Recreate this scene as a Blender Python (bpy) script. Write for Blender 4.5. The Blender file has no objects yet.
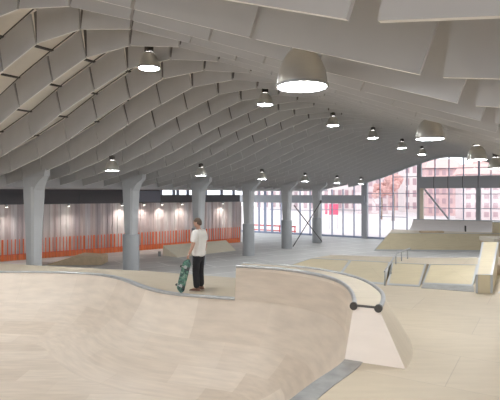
import bpy, bmesh, math, random
from mathutils import Vector, Matrix
random.seed(7)
S = bpy.context.scene
COL = S.collection
F, HZ, EYE = 480.0, 194.0, 2.3          # focal length in pixels, horizon row, eye height above the deck
TH = math.atan(327.0 / F)               # angle of the hall's long axis to the view
ST, CT = math.sin(TH), math.cos(TH)
FLOOR = -1.5

def V(P, t, z=0.0):                     # hall frame: P metres left of the camera's axis line, t metres down the hall
    return Vector((t * ST - P * CT, t * CT + P * ST, z))
def at(x, y, z):                        # where the sight line of a pixel meets height z
    D = F * (EYE - z) / (y - HZ)
    return Vector(((x - 250) / F * D, D, z))

# ---------------------------------------------------------------- materials
def mat(name, col, rough=0.6, metal=0.0, var=0.0, scale=3.0, stretch=(1, 1, 1), coat=0.0, bump=0.0, spec=None):
    m = bpy.data.materials.new(name); m.use_nodes = True
    nt = m.node_tree; b = nt.nodes['Principled BSDF']
    b.inputs['Roughness'].default_value = rough
    b.inputs['Metallic'].default_value = metal
    if spec is not None: b.inputs['Specular IOR Level'].default_value = spec
    b.inputs['Base Color'].default_value = (*col, 1)
    if var > 0:
        tc = nt.nodes.new('ShaderNodeTexCoord'); mp = nt.nodes.new('ShaderNodeMapping')
        mp.inputs['Scale'].default_value = stretch
        nz = nt.nodes.new('ShaderNodeTexNoise'); nz.inputs['Scale'].default_value = scale; nz.inputs['Detail'].default_value = 5
        rp = nt.nodes.new('ShaderNodeValToRGB')
        rp.color_ramp.elements[0].position = .3; rp.color_ramp.elements[1].position = .7
        rp.color_ramp.elements[0].color = (*[c * (1 - var) for c in col], 1)
        rp.color_ramp.elements[1].color = (*[min(1, c * (1 + var)) for c in col], 1)
        nt.links.new(tc.outputs['Object'], mp.inputs['Vector']); nt.links.new(mp.outputs[0], nz.inputs['Vector'])
        nt.links.new(nz.outputs['Fac'], rp.inputs[0]); nt.links.new(rp.outputs[0], b.inputs['Base Color'])
        if bump:
            bp = nt.nodes.new('ShaderNodeBump'); bp.inputs['Strength'].default_value = bump; bp.inputs['Distance'].default_value = .02
            nt.links.new(nz.outputs['Fac'], bp.inputs['Height']); nt.links.new(bp.outputs[0], b.inputs['Normal'])
    return m

def board_mat(name, c1, c2, seam, bw, bh, rough=.55, uv=False, rot=0.0, mort=.006, grain=.05):
    """sheets of ply or slabs: brick layout with a tint per sheet, faint grain and fine seams"""
    m = bpy.data.materials.new(name); m.use_nodes = True
    nt = m.node_tree; b = nt.nodes['Principled BSDF']; b.inputs['Roughness'].default_value = rough
    b.inputs['Specular IOR Level'].default_value = .3
    tc = nt.nodes.new('ShaderNodeTexCoord'); mp = nt.nodes.new('ShaderNodeMapping')
    mp.inputs['Rotation'].default_value = (0, 0, rot)
    br = nt.nodes.new('ShaderNodeTexBrick')
    br.inputs['Color1'].default_value = (*c1, 1); br.inputs['Color2'].default_value = (*c2, 1); br.inputs['Mortar'].default_value = (*seam, 1)
    br.inputs['Scale'].default_value = 1; br.inputs['Brick Width'].default_value = bw; br.inputs['Row Height'].default_value = bh
    br.inputs['Mortar Size'].default_value = mort; br.inputs['Mortar Smooth'].default_value = .3
    nt.links.new(tc.outputs['UV' if uv else 'Object'], mp.inputs['Vector']); nt.links.new(mp.outputs[0], br.inputs['Vector'])
    mp2 = nt.nodes.new('ShaderNodeMapping'); mp2.inputs['Scale'].default_value = (1, 6, 1); mp2.inputs['Rotation'].default_value = (0, 0, rot)
    nz = nt.nodes.new('ShaderNodeTexNoise'); nz.inputs['Scale'].default_value = 1.6; nz.inputs['Detail'].default_value = 6
    nt.links.new(tc.outputs['UV' if uv else 'Object'], mp2.inputs['Vector']); nt.links.new(mp2.outputs[0], nz.inputs['Vector'])
    mr = nt.nodes.new('ShaderNodeMapRange'); mr.inputs['From Min'].default_value = .3; mr.inputs['From Max'].default_value = .7
    mr.inputs['To Min'].default_value = 1 - grain; mr.inputs['To Max'].default_value = 1 + grain
    nt.links.new(nz.outputs['Fac'], mr.inputs['Value'])
    mx = nt.nodes.new('ShaderNodeVectorMath'); mx.operation = 'SCALE'
    nt.links.new(br.outputs['Color'], mx.inputs[0]); nt.links.new(mr.outputs[0], mx.inputs['Scale'])
    nt.links.new(mx.outputs[0], b.inputs['Base Color'])
    return m

def emit(name, col, s):
    m = bpy.data.materials.new(name); m.use_nodes = True; nt = m.node_tree; nt.nodes.clear()
    o = nt.nodes.new('ShaderNodeOutputMaterial'); e = nt.nodes.new('ShaderNodeEmission')
    e.inputs[0].default_value = (*col, 1); e.inputs[1].default_value = s; nt.links.new(e.outputs[0], o.inputs[0]); return m

def glass_mat(name, tint=(1, 1, 1), refl=.05):
    m = bpy.data.materials.new(name); m.use_nodes = True; nt = m.node_tree; nt.nodes.clear()
    o = nt.nodes.new('ShaderNodeOutputMaterial'); mx = nt.nodes.new('ShaderNodeMixShader')
    t = nt.nodes.new('ShaderNodeBsdfTransparent'); g = nt.nodes.new('ShaderNodeBsdfGlossy')
    t.inputs[0].default_value = (*tint, 1); g.inputs['Roughness'].default_value = .03; mx.inputs[0].default_value = refl
    nt.links.new(t.outputs[0], mx.inputs[1]); nt.links.new(g.outputs[0], mx.inputs[2]); nt.links.new(mx.outputs[0], o.inputs[0]); return m

def strip_mat(name, cols, width):
    """tall cladding strips: one tint per strip along local x"""
    m = bpy.data.materials.new(name); m.use_nodes = True; nt = m.node_tree; b = nt.nodes['Principled BSDF']
    b.inputs['Roughness'].default_value = .45
    tc = nt.nodes.new('ShaderNodeTexCoord'); sx = nt.nodes.new('ShaderNodeSeparateXYZ'); nt.links.new(tc.outputs['Object'], sx.inputs[0])
    d = nt.nodes.new('ShaderNodeMath'); d.operation = 'DIVIDE'; d.inputs[1].default_value = width; nt.links.new(sx.outputs[0], d.inputs[0])
    fl = nt.nodes.new('ShaderNodeMath'); fl.operation = 'FLOOR'; nt.links.new(d.outputs[0], fl.inputs[0])
    wn = nt.nodes.new('ShaderNodeTexWhiteNoise'); wn.noise_dimensions = '1D'; nt.links.new(fl.outputs[0], wn.inputs['W'])
    rp = nt.nodes.new('ShaderNodeValToRGB'); rp.color_ramp.interpolation = 'CONSTANT'
    el = rp.color_ramp.elements
    while len(el) < len(cols): el.new(.5)
    for i, c in enumerate(cols): el[i].position = i / len(cols); el[i].color = (*c, 1)
    nt.links.new(wn.outputs['Value'], rp.inputs[0]); nt.links.new(rp.outputs[0], b.inputs['Base Color']); return m

M = dict(
    panel=mat('baffle_grey', (.505, .502, .508), .75, var=.03, scale=2),
    panel_edge=mat('baffle_edge', (.82, .81, .79), .7),
    roof=mat('roof_cream', (.80, .76, .69), .8, var=.05, scale=1.5),
    seam_dark=mat('joint_plate_steel', (.15, .14, .135), .6),  # stands in for the shade in the seams between boards
    light=board_mat('light_ply', (.80, .74, .60), (.77, .71, .57), (.7, .63, .5), 2.4, 1.2, grain=.03),
    dark=mat('dark_steel', (.07, .065, .06), .5, .3),
    steel=mat('galvanised_steel', (.45, .46, .47), .38, .7, var=.12, scale=6),
    plate=mat('steel_plate', (.34, .345, .34), .4, .5, var=.18, scale=5),
    edge=mat('edge_steel', (.44, .46, .48), .4, .4),
    column=mat('column_paint', (.46, .47, .48), .6, var=.03, scale=2),
    jacket=mat('column_jacket', (.34, .355, .37), .65, var=.03, scale=2),
    alu=mat('spun_aluminium', (.66, .645, .61), .3, .8),
    lamp=emit('lamp_glow', (.97, .985, 1), 105),
    spot=emit('spot_glow', (1, .93, .8), 12),
    bowl=board_mat('bowl_ply', (.735, .655, .565), (.64, .555, .465), (.655, .57, .48), 1.7, .62, uv=True, grain=.08, mort=.004, rough=.42),
    ply=board_mat('deck_ply', (.56, .49, .38), (.53, .46, .35), (.45, .39, .31), 2.5, 1.25, rot=.55, grain=.04),
    pale=board_mat('pale_ply', (.66, .60, .49), (.63, .57, .46), (.6, .54, .45), 2.4, 1.2, grain=.04),
    white=board_mat('white_ply', (.70, .66, .64), (.67, .63, .61), (.6, .56, .54), 2.4, 1.2, grain=.03),
    tan=board_mat('tan_ply', (.57, .50, .345), (.54, .47, .32), (.5, .41, .28), 2.4, 1.2, grain=.05),
    endply=mat('end_ply', (.78, .70, .63), .6, var=.03, scale=2, stretch=(1, 1, 4)),
    brown=mat('raw_board', (.55, .43, .29), .7, var=.1, scale=4),
    concrete=board_mat('concrete_slabs', (.53, .53, .52), (.475, .475, .465), (.70, .70, .68), 3.6, 1.8, rot=-TH, mort=.05, grain=.06, rough=.5),
    clad=strip_mat('cladding_strips', [(.78, .70, .70), (.66, .57, .57), (.88, .83, .82), (.76, .66, .65), (.84, .78, .77), (.58, .51, .53), (.78, .73, .75)], .33),
    band=mat('dark_fascia', (.12, .115, .125), .55),
    bluepanel=mat('blue_grey_panel', (.20, .21, .26), .4),
    orange=mat('orange_paint', (.92, .22, .07), .5),
    orange2=mat('light_orange_board', (.85, .28, .13), .5, var=.25, scale=5, stretch=(2.2, 1, .2)),
    frame=mat('facade_frame', (.33, .37, .50), .5),
    beam=mat('facade_beam', (.38, .39, .42), .55),
    glass=glass_mat('window_glass'),
    red=mat('red_paint', (.75, .06, .06), .5),
    sign=mat('sign_pink', (.85, .12, .22), .5),
    render1=mat('pale_render', (.62, .52, .53), .9, var=.05, scale=.3),
    render2=mat('pink_render', (.60, .42, .42), .9, var=.10, scale=.4),
    render3=mat('white_render', (.68, .62, .62), .9, var=.04, scale=.3),
    winext=mat('far_window', (.42, .29, .32), .3),
    rooftile=mat('roof_tile', (.66, .42, .40), .9),
    crown=mat('red_foliage', (.52, .30, .28), .9, var=.3, scale=2),
    bark=mat('bark', (.25, .18, .14), .9),
    paving=mat('outdoor_paving', (.55, .50, .51), .9, var=.06, scale=.4),
    skin=mat('skin', (.52, .31, .23), .55), hair=mat('hair', (.11, .075, .055), .8),
    tee=mat('white_cotton', (.80, .79, .77), .9), jeans=mat('black_denim', (.022, .022, .026), .85, var=.2, scale=9),
    shoe=mat('brown_suede', (.20, .11, .08), .85), sole=mat('rubber_sole', (.6, .55, .48), .8),
    eye=mat('eye', (.03, .02, .02), .3), lip=mat('lip', (.42, .20, .17), .5),
    wheel=mat('wheel_urethane', (.05, .05, .05), .5), grip=mat('grip_tape', (.02, .02, .02), .95),
)
def graphic():
    m = bpy.data.materials.new('board_graphic'); m.use_nodes = True; nt = m.node_tree; b = nt.nodes['Principled BSDF']; b.inputs['Roughness'].default_value = .4
    tc = nt.nodes.new('ShaderNodeTexCoord'); nz = nt.nodes.new('ShaderNodeTexNoise'); nz.inputs['Scale'].default_value = 9; nz.inputs['Detail'].default_value = 4; nz.inputs['Distortion'].default_value = 1.2
    rp = nt.nodes.new('ShaderNodeValToRGB'); el = rp.color_ramp.elements
    el[0].position = .36; el[0].color = (.03, .05, .05, 1); el[1].position = .66; el[1].color = (.33, .37, .35, 1)
    e = el.new(.46); e.color = (.05, .13, .11, 1); e = el.new(.56); e.color = (.10, .24, .16, 1)
    nt.links.new(tc.outputs['Object'], nz.inputs['Vector']); nt.links.new(nz.outputs['Fac'], rp.inputs[0]); nt.links.new(rp.outputs[0], b.inputs['Base Color']); return m
M['graphic'] = graphic()

# ---------------------------------------------------------------- mesh helpers
class MB:
    def __init__(s): s.v = []; s.f = []
    def add(s, vs, fs):
        n = len(s.v); s.v += [tuple(v) for v in vs]; s.f += [tuple(i + n for i in f) for f in fs]; return s
    def box(s, a, b):
        (x0, y0, z0), (x1, y1, z1) = a, b
        return s.add([(x0,y0,z0),(x1,y0,z0),(x1,y1,z0),(x0,y1,z0),(x0,y0,z1),(x1,y0,z1),(x1,y1,z1),(x0,y1,z1)],
                     [(3,2,1,0),(4,5,6,7),(0,1,5,4),(1,2,6,5),(2,3,7,6),(3,0,4,7)])
    def hexa(s, bot, top):              # 4 bottom and 4 top corners, counter-clockwise from above
        return s.add(list(bot) + list(top), [(3,2,1,0),(4,5,6,7),(0,1,5,4),(1,2,6,5),(2,3,7,6),(3,0,4,7)])
    def prism(s, pts, z0, z1):          # counter-clockwise polygon
        n = len(pts)
        return s.add([(p[0], p[1], z0) for p in pts] + [(p[0], p[1], z1) for p in pts],
              [tuple(range(n))[::-1], tuple(range(n, 2*n))] + [(i, (i+1) % n, n + (i+1) % n, n + i) for i in range(n)])
    def tube(s, path, r, n=8, closed=False, caps=True):
        path = [Vector(p) for p in path]; rings = []
        up = Vector((0, 0, 1))
        for i, p in enumerate(path):
            a = path[i-1] if (i > 0 or closed) else p
            b = path[(i+1) % len(path)] if (i < len(path)-1 or closed) else p
            d = (b - a).normalized()
            u = d.cross(up)
            if u.length < 1e-3: u = d.cross(Vector((1, 0, 0)))
            u.normalize(); w = u.cross(d)
            rr = r[i] if isinstance(r, (list, tuple)) else r
            rings.append([p + u * (math.cos(2*math.pi*k/n) * rr) + w * (math.sin(2*math.pi*k/n) * rr) for k in range(n)])
        vs = [v for rg in rings for v in rg]; fs = []
        m = len(path)
        for i in range(m if closed else m - 1):
            j = (i + 1) % m
            for k in range(n):
                fs.append((i*n+k, i*n+(k+1) % n, j*n+(k+1) % n, j*n+k))
        if caps and not closed:
            fs += [tuple(range(n))[::-1], tuple(range((m-1)*n, m*n))]
        return s.add(vs, fs)
    def lathe(s, prof, n=24, c=(0, 0, 0)):
        vs = []; fs = []
        for (r, z) in prof:
            for k in range(n):
                a = 2*math.pi*k/n; vs.append((c[0]+r*math.cos(a), c[1]+r*math.sin(a), c[2]+z))
        for i in range(len(prof)-1):
            for k in range(n): fs.append((i*n+k, i*n+(k+1) % n, (i+1)*n+(k+1) % n, (i+1)*n+k))
        return s.add(vs, fs)
    def ball(s, c, r, n=12):
        rx, ry, rz = r if isinstance(r, (tuple, list)) else (r, r, r)
        vs = []; fs = []; h = n // 2
        for i in range(h+1):
            ph = math.pi * i / h
            for k in range(n):
                a = 2*math.pi*k/n
                vs.append((c[0]+rx*math.sin(ph)*math.cos(a), c[1]+ry*math.sin(ph)*math.sin(a), c[2]-rz*math.cos(ph)))
        for i in range(h):
            for k in range(n): fs.append((i*n+k, i*n+(k+1) % n, (i+1)*n+(k+1) % n, (i+1)*n+k))
        return s.add(vs, fs)
    def mesh(s, name, m, smooth=False):
        me = bpy.data.meshes.new(name); me.from_pydata(s.v, [], s.f)
        bm = bmesh.new(); bm.from_mesh(me)
        bmesh.ops.remove_doubles(bm, verts=bm.verts, dist=1e-5)
        bmesh.ops.recalc_face_normals(bm, faces=bm.faces)
        bm.to_mesh(me); bm.free()
        me.materials.append(m)
        if smooth:
            for p in me.polygons: p.use_smooth = True
            try: me.set_sharp_from_angle(angle=math.radians(40))
            except Exception: pass
        return me
    def build(s, name, m, parent=None, smooth=False, bevel=0):
        return link(name, s.mesh(name, m, smooth), parent, bevel)

def link(name, me, parent=None, bevel=0):
    o = bpy.data.objects.new(name, me); COL.objects.link(o)
    if parent: o.parent = parent
    if bevel:
        b = o.modifiers.new('bevel', 'BEVEL'); b.width = bevel; b.segments = 2; b.limit_method = 'ANGLE'
    return o
def thing(name, label, cat, loc=(0, 0, 0), rz=0.0, group=None):
    o = bpy.data.objects.new(name, None); COL.objects.link(o); o.empty_display_size = .2
    o.location = loc; o.rotation_euler = (0, 0, rz); tag(o, label, cat, group); return o
def tag(o, label, cat, group=None):
    o['label'] = label; o['category'] = cat
    if group: o['group'] = group
    return o
def struct(o): o['kind'] = 'structure'; return o
def sroot(name, loc=(0, 0, 0), rz=0.0):
    o = bpy.data.objects.new(name, None); COL.objects.link(o); o.location = loc; o.rotation_euler = (0, 0, rz); return struct(o)
def copy_tree(o, parent=None):
    c = o.copy(); COL.objects.link(c); c.parent = parent
    for ch in list(o.children): copy_tree(ch, c)
    return c
ORD = ['', 'first', 'second', 'third', 'fourth', 'fifth', 'sixth', 'seventh', 'eighth', 'ninth', 'tenth', 'eleventh', 'twelfth',
       'thirteenth', 'fourteenth', 'fifteenth', 'sixteenth', 'seventeenth', 'eighteenth', 'nineteenth', 'twentieth']
def ordinal(n):
    if n <= 20: return ORD[n]
    if n == 30: return 'thirtieth'
    return {2: 'twenty', 3: 'thirty'}[n // 10] + '-' + ORD[n % 10]

# ---------------------------------------------------------------- hall: roof, rows of baffles
PC = 8.25                                             # the vault's crown line
US = [0.70, 2.06, 3.35, 4.65, 5.95, 7.45, 8.75]
HS = [3.03, 2.75, 2.22, 1.66, 1.20, 0.74, 0.50]       # heights of the baffles' lower joints above the eye
JOINTS = [(-10.4, .36), (-9.25, .56), (-7.98, .78), (-6.30, 1.18), (-4.77, 1.65), (-3.35, 2.20), (-1.95, 2.65), (-.70, 3.01)] + [(.70, 3.03), (2.06, 2.77), (3.38, 2.30), (4.72, 1.78), (6.11, 1.24), (7.48, .745), (8.8, .53)]    # x to the right of the crown line
T_END = 39.6
def roof_h(u):
    for (x0, h0), (x1, h1) in zip(JOINTS, JOINTS[1:]):
        if x0 <= u <= x1: return h0 + (u - x0) / (x1 - x0) * (h1 - h0)
    return HS[-1]
def smooth_h(u):
    return sum(roof_h(u + d * .25) for d in range(-3, 4)) / 7

mb = MB(); n = 60; us = [-10.6 + 19.6 * i / n for i in range(n + 1)]
prof = [(u, EYE + smooth_h(u) + 1.02) for u in us]
vs = []; fs = []
for (t, dz) in ((-12.0, 0), (T_END + .4, 0), (T_END + .4, .2), (-12.0, .2)):
    vs += [(u, t, z + dz) for u, z in prof]
m = n + 1
for i in range(n):
    for a, b in ((0, 1), (1, 2), (2, 3), (3, 0)): fs.append((a*m+i, a*m+i+1, b*m+i+1, b*m+i))
mb.add(vs, fs)
ceil = mb.build('ceiling', M['roof'], None, True); struct(ceil)
ceil.location = V(PC, 0, 0); ceil.rotation_euler = (0, 0, -TH)

PH = .68
panel_meshes = []
for i in range(len(JOINTS) - 1):
    (x0, h0), (x1, h1) = JOINTS[i], JOINTS[i+1]
    d = Vector((x1 - x0, 0, h1 - h0)); L = d.length; d.normalize(); nrm = Vector((-d.z, 0, d.x))
    g0 = .075 if abs(x0 - 7.48) < .02 else .03
    g1 = .075 if abs(x1 - 7.48) < .02 else .025
    a = Vector((x0, 0, h0)) + d * g0; b = Vector((x1, 0, h1)) - d * g1
    th = Vector((0, .017, 0))
    pm = MB().hexa([a - th, b - th, b + th, a + th], [a - th + nrm * PH, b - th + nrm * PH, b + th + nrm * PH, a + th + nrm * PH])
    pme = pm.mesh('panel', M['panel']); pme.materials.append(M['panel_edge'])
    for pf_ in pme.polygons:                             # the raw edges of the boards are paler than their faces
        if abs(pf_.normal.y) < .5 and pf_.normal.z < -.4: pf_.material_index = 1
    panel_meshes.append(pme)
brackets = []; seam_strips = []
for i, (x, h) in enumerate(JOINTS[1:-1]):
    z = h + PH + .06
    bb = MB()
    if x < 2.5: brackets.append(MB().box((x - .05, -.46, z - .035), (x + .05, .12, z + .0)).mesh('bracket', M['dark']))
    if x < 2.5:                                          # dark strip standing in for the seam's shade, square to the arc
        pa_, pb_ = Vector((*JOINTS[i], 0)), Vector((*JOINTS[i+2], 0)); dd = (pb_ - pa_).normalized(); A_ = Vector((dd.x, 0, dd.y)); N_ = Vector((-dd.y, 0, dd.x))
        j0 = Vector((x, 0, h)) + N_ * .05; j1 = Vector((x, 0, h)) + N_ * PH; ya, yb = Vector((0, .019, 0)), Vector((0, .03, 0))
        bb.hexa([j0 - A_ * .045 + ya, j0 + A_ * .045 + ya, j0 + A_ * .045 + yb, j0 - A_ * .045 + yb], [j1 - A_ * .045 + ya, j1 + A_ * .045 + ya, j1 + A_ * .045 + yb, j1 - A_ * .045 + yb])
    if bb.v: seam_strips.append(bb.mesh('joint_plate', M['seam_dark']))
rail_mesh = MB().tube([(x, 0.045, h + PH + .13) for x, h in JOINTS], .014, 6).mesh('hanging_rail', M['dark'])
row = thing('ceiling_baffle_row', 'x', 'ceiling baffles', (0, 0, 0), -TH, 'rows of ceiling baffles')
for pm in panel_meshes: link('panel', pm, row)
for bm_ in brackets: link('bracket', bm_, row)
for bm_ in seam_strips: link('joint_plate', bm_, row)
link('hanging_rail', rail_mesh, row)
NROW = 32
for k in range(NROW):
    r = row if k == 0 else copy_tree(row)
    r.location = V(PC, 2.0 + 1.1825 * k, EYE)
    if k > 10:                                           # the photo shows no brackets on the far rows
        for ch in [c for c in r.children if c.name.startswith('bracket') or (k > 13 and c.name.startswith('joint_plate'))]: bpy.data.objects.remove(ch, do_unlink=True)
    if k == 0: r['label'] = 'nearest row of grey ceiling baffles, its big panels cut off by the top right corner'
    elif k == NROW - 1: r['label'] = 'last row of grey ceiling baffles, right against the glazed end wall'
    else: r['label'] = ordinal(k + 1) + ' row of grey ceiling baffles across the vault, counted from the camera'

# ---------------------------------------------------------------- setting: floor, left wall, aisle roof
fl = MB().prism([V(34, -12.3)[:2], V(-6, -12.3)[:2], V(-6, T_END)[:2], V(34, T_END)[:2]], FLOOR - .2, FLOOR)
struct(fl.build('floor', M['concrete']))

W0 = Vector((-14, 26.8, 0)); WD = Vector((13.2, 10.8, 0)); WL = WD.length; WD.normalize(); WR = math.atan2(WD.y, WD.x)
def wall_s(px, off=0.0):                                # distance along the left wall where pixel column px meets it
    k = (px - 250) / F; return (k * W0.y - W0.x) / (WD.x - k * WD.y)
wr = sroot('wall_left', (W0.x, W0.y, 0), WR)
CLT = 1.70
mb = MB(); s = -4.0; random.seed(3); pts = []
while s < WL + .1:
    w = .33
    pts.append((s, .30)); pts.append((s + w * .5, .30)); pts.append((s + w * .5 + .02, .25)); pts.append((s + w - .02, .25)); s += w
mb.add([(x, y, FLOOR) for x, y in pts] + [(x, y, CLT) for x, y in pts], [(i, i+1, len(pts)+i+1, len(pts)+i) for i in range(len(pts)-1)])
c = mb.build('cladding', M['clad'], wr)
MB().box((-4, .36, FLOOR), (WL + .1, .5, CLT)).build('wall_core', M['band'], wr)
MB().box((-4, .12, CLT), (WL + .1, .5, 2.24)).build('fascia', M['band'], wr)
sw = wall_s(161)
MB().box((-4, .2, 2.24), (wall_s(129), .5, 2.60)).build('upper_wall', M['band'], wr)
MB().box((wall_s(128), .06, CLT + .06), (sw, .12, 2.52)).build('upper_panel', M['bluepanel'], wr)
MB().box((wall_s(128), .2, 2.24), (sw, .5, 2.60)).build('upper_wall', M['band'], wr)
MB().box((wall_s(80), .08, CLT + .02), (wall_s(84), .12, 2.52)).build('upper_post', M['band'], wr)
MB().box((sw, .30, 2.24), (WL + .1, .32, 2.60)).build('clerestory_glass', M['glass'], wr)
for px in (163, 176, 180, 190, 208, 224, 236):
    q = wall_s(px); MB().box((q - .09, .24, 2.24), (q + .09, .38, 2.60)).build('clerestory_mullion', M['frame'], wr)

wk = sroot('wall_back', V(0, -12, 0), -TH)
MB().box((-31, -.3, FLOOR), (6, 0, .3)).build('lower_wall', M['render3'], wk)
MB().box((-17, -.16, .3), (.6, -.14, EYE + 4.2)).build('glass', M['glass'], wk)  # unseen glazing, added to let daylight onto the near baffles
MB().box((-31, -.3, .3), (-17, 0, EYE + 1.4)).build('side_wall', M['render3'], wk)
MB().box((.6, -.3, .3), (6, 0, EYE + 1.4)).build('side_wall', M['render3'], wk)
for k in range(9): MB().box((-17 + k * 2.2, -.25, .3), (-16.85 + k * 2.2, -.05, EYE + 3.9)).build('mullion', M['frame'], wk)
wq = sroot('wall_right', V(-5.8, 0, 0), -TH)
MB().box((0, -12, FLOOR), (.2, T_END, .5)).build('lower_wall', M['render3'], wq)
MB().box((.08, -12, .5), (.10, T_END, EYE + .56)).build('glass', M['glass'], wq)  # unseen glazing, added to bring daylight to the ceiling and cladding
for k in range(18): MB().box((.02, -12 + k * 3, .5), (.18, -11.85 + k * 3, EYE + .56)).build('mullion', M['frame'], wq)
struct(MB().prism([V(-.5, -12)[:2], V(-6, -12)[:2], V(-6, T_END)[:2], V(-.5, T_END)[:2]], EYE + .56, EYE + 1.6).build('ceiling_right', M['render3']))
a = V(18.7, -12); b = V(18.7, T_END + .3); c_ = V(28.6, T_END + .3); e1 = W0 + WD * (WL + .1) + Vector((-.4, .5, 0)); e0 = W0 + WD * (-5) + Vector((-.4, .5, 0)); g = V(31, -12)
ais = MB().prism([p[:2] for p in (a, b, c_, e1, e0, g)], EYE + .28, EYE + 1.42)
struct(ais.build('ceiling_aisle', M['panel']))

# ---------------------------------------------------------------- orange fence
fence = thing('picket_fence', 'long low orange picket fence running along the striped wall', 'fence', (W0.x, W0.y, FLOOR), WR)
random.seed(11); q = -1.4; i = 0; pk = {}
for w in (.035, .05, .10): pk[w] = MB().box((-w/2, -.02, .02), (w/2, .02, 1.22)).mesh('picket', M['orange'])
while q < WL and i < 99:
    w = random.choice([.035, .05, .05, .10])
    o = link('picket', pk[w], fence); o.location = (q, 0, 0); q += .155 + w * .8 + random.random() * .03; i += 1
MB().box((-1.5, .02, .02), (WL, .05, .33)).build('kick_board', M['orange2'], fence)
MB().box((-1.5, .02, .34), (WL, .05, .37)).build('rail', M['red'], fence)

# wall spotlights
sp_px = (121, 143, 161, 181, 222, 6, 68)  # the last two are added to brighten the left cladding
sp_lab = ['beside the second column', 'second from the left above the striped wall', 'third from the left above the striped wall, under the clerestory end', 'fourth from the left above the striped wall, left of the skater', 'above the striped wall right of the skater', 'added to brighten the striped wall left of the first column', 'added to brighten the striped wall midway between the first two columns']
for i, px in enumerate(sp_px):
    q = wall_s(px); p = W0 + WD * q
    t = thing('wall_spotlight', 'small lit spotlight ' + sp_lab[i], 'spotlight', (p.x, p.y, CLT), WR, 'spotlights along the left wall')
    MB().tube([(0, .13, -.03), (0, -.12, -.03)], .02, 8).build('arm', M['dark'], t)
    MB().lathe([(.001, .10), (.05, .10), (.075, -.06), (.065, -.06), (.04, .06), (.001, .06)], 16, (0, -.16, -.08)).build('housing', M['edge'], t, True)
    MB().lathe([(.001, -.055), (.066, -.055), (.066, -.07), (.001, -.07)], 16, (0, -.16, -.08)).build('lens', M['spot'], t)
    ld = bpy.data.lights.new('spot_beam', 'SPOT'); ld.energy = 65 if px > 100 else 110; ld.spot_size = math.radians(125 if px > 100 else 165); ld.spot_blend = 1; ld.color = (1, .9, .82); ld.shadow_soft_size = .05
    lo = bpy.data.objects.new('spot_beam', ld); COL.objects.link(lo); lo.parent = t; lo.location = (0, -.16, -.17); lo.rotation_euler = (math.radians(5 if px > 100 else -35), 0, 0)

# ---------------------------------------------------------------- columns
col_lab = ['thick grey column nearest the camera, at the left edge', 'grey column with a wide grey jacket, second from the left',
           'grey column directly behind the standing skater', 'grey column right of the skater, before the end of the striped wall',
           'grey column left of the crossed bracing rods', 'farthest grey column, right of the crossed bracing rods']
CP = 16.8; ctop = EYE + .26
def colrings(zs):
    mb = MB(); vs = []
    for z, hx, hy in zs:
        c = min(hx, hy) * .3
        vs += [(hx, -hy+c, z), (hx, hy-c, z), (hx-c, hy, z), (-hx+c, hy, z), (-hx, hy-c, z), (-hx, -hy+c, z), (-hx+c, -hy, z), (hx-c, -hy, z)]
    fs = [tuple(range(8))[::-1], tuple(range(len(vs)-8, len(vs)))]
    for i in range(len(zs)-1):
        for k in range(8): fs.append((i*8+k, i*8+(k+1) % 8, i*8+8+(k+1) % 8, i*8+8+k))
    return mb.add(vs, fs)
shaft_mesh = colrings([(FLOOR, .205, .20), (.4, .235, .225), (1.4, .275, .25), (2.2, .325, .275), (ctop, .33, .28)]).mesh('shaft', M['column'])
hp = [(-.33, ctop - .01), (.31, ctop - .16), (.40, ctop + .02), (.56, ctop + .22), (.82, ctop + .40),
      (.86, EYE + .90), (-.33, EYE + .60)]
mbh = MB(); nh = len(hp)
mbh.add([(x, -.22 + .19 * max(0, x - .31) / .9, z) for x, z in hp] + [(x, .22 - .19 * max(0, x - .31) / .9, z) for x, z in hp], [tuple(range(nh)), tuple(range(nh, 2*nh))[::-1]] + [(i, (i+1) % nh, nh+(i+1) % nh, nh+i) for i in range(nh)])
haunch_mesh = mbh.mesh('haunch', M['column'])
jacket_mesh = MB().lathe([(.001, FLOOR), (.37, FLOOR), (.37, .44), (.35, .47), (.001, .47)], 28).mesh('jacket', M['jacket'], True)
gap_mesh = MB().box((-.02, -.36, 1.95), (.0, -.345, ctop)).mesh('joint', M['dark'])
for k in range(6):
    t = thing('column', col_lab[k], 'column', V(CP, 10.3 + 4.73 * k, 0), -TH, 'columns along the aisle')
    link('shaft', shaft_mesh, t); link('haunch', haunch_mesh, t)
    if k: link('jacket', jacket_mesh, t)
# crossed rods between the two farthest columns
A5, A6 = V(CP, 10.3 + 4.73*4), V(CP, 10.3 + 4.73*5)
brace = thing('cross_brace', 'pair of thin crossed steel rods between the two farthest columns', 'brace', (A5 + A6) / 2 + Vector((0, 0, FLOOR)), -TH)
for z0, z1, xo in ((.15, 3.2, .42), (3.0, .15, .50)):
    MB().tube([(xo, -2.2, z0), (xo, 2.2, z1)], .035, 8).build('rod', M['dark'], brace)
bd = MB().lathe([(.001, -.03), (.14, -.03), (.14, .03), (.001, .03)], 20, (0, 0, 0)).build('node_disc', M['dark'], brace)
bd.location = (.42, 2.2, 3.2); bd.rotation_euler = (0, math.radians(90), 0)

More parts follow.
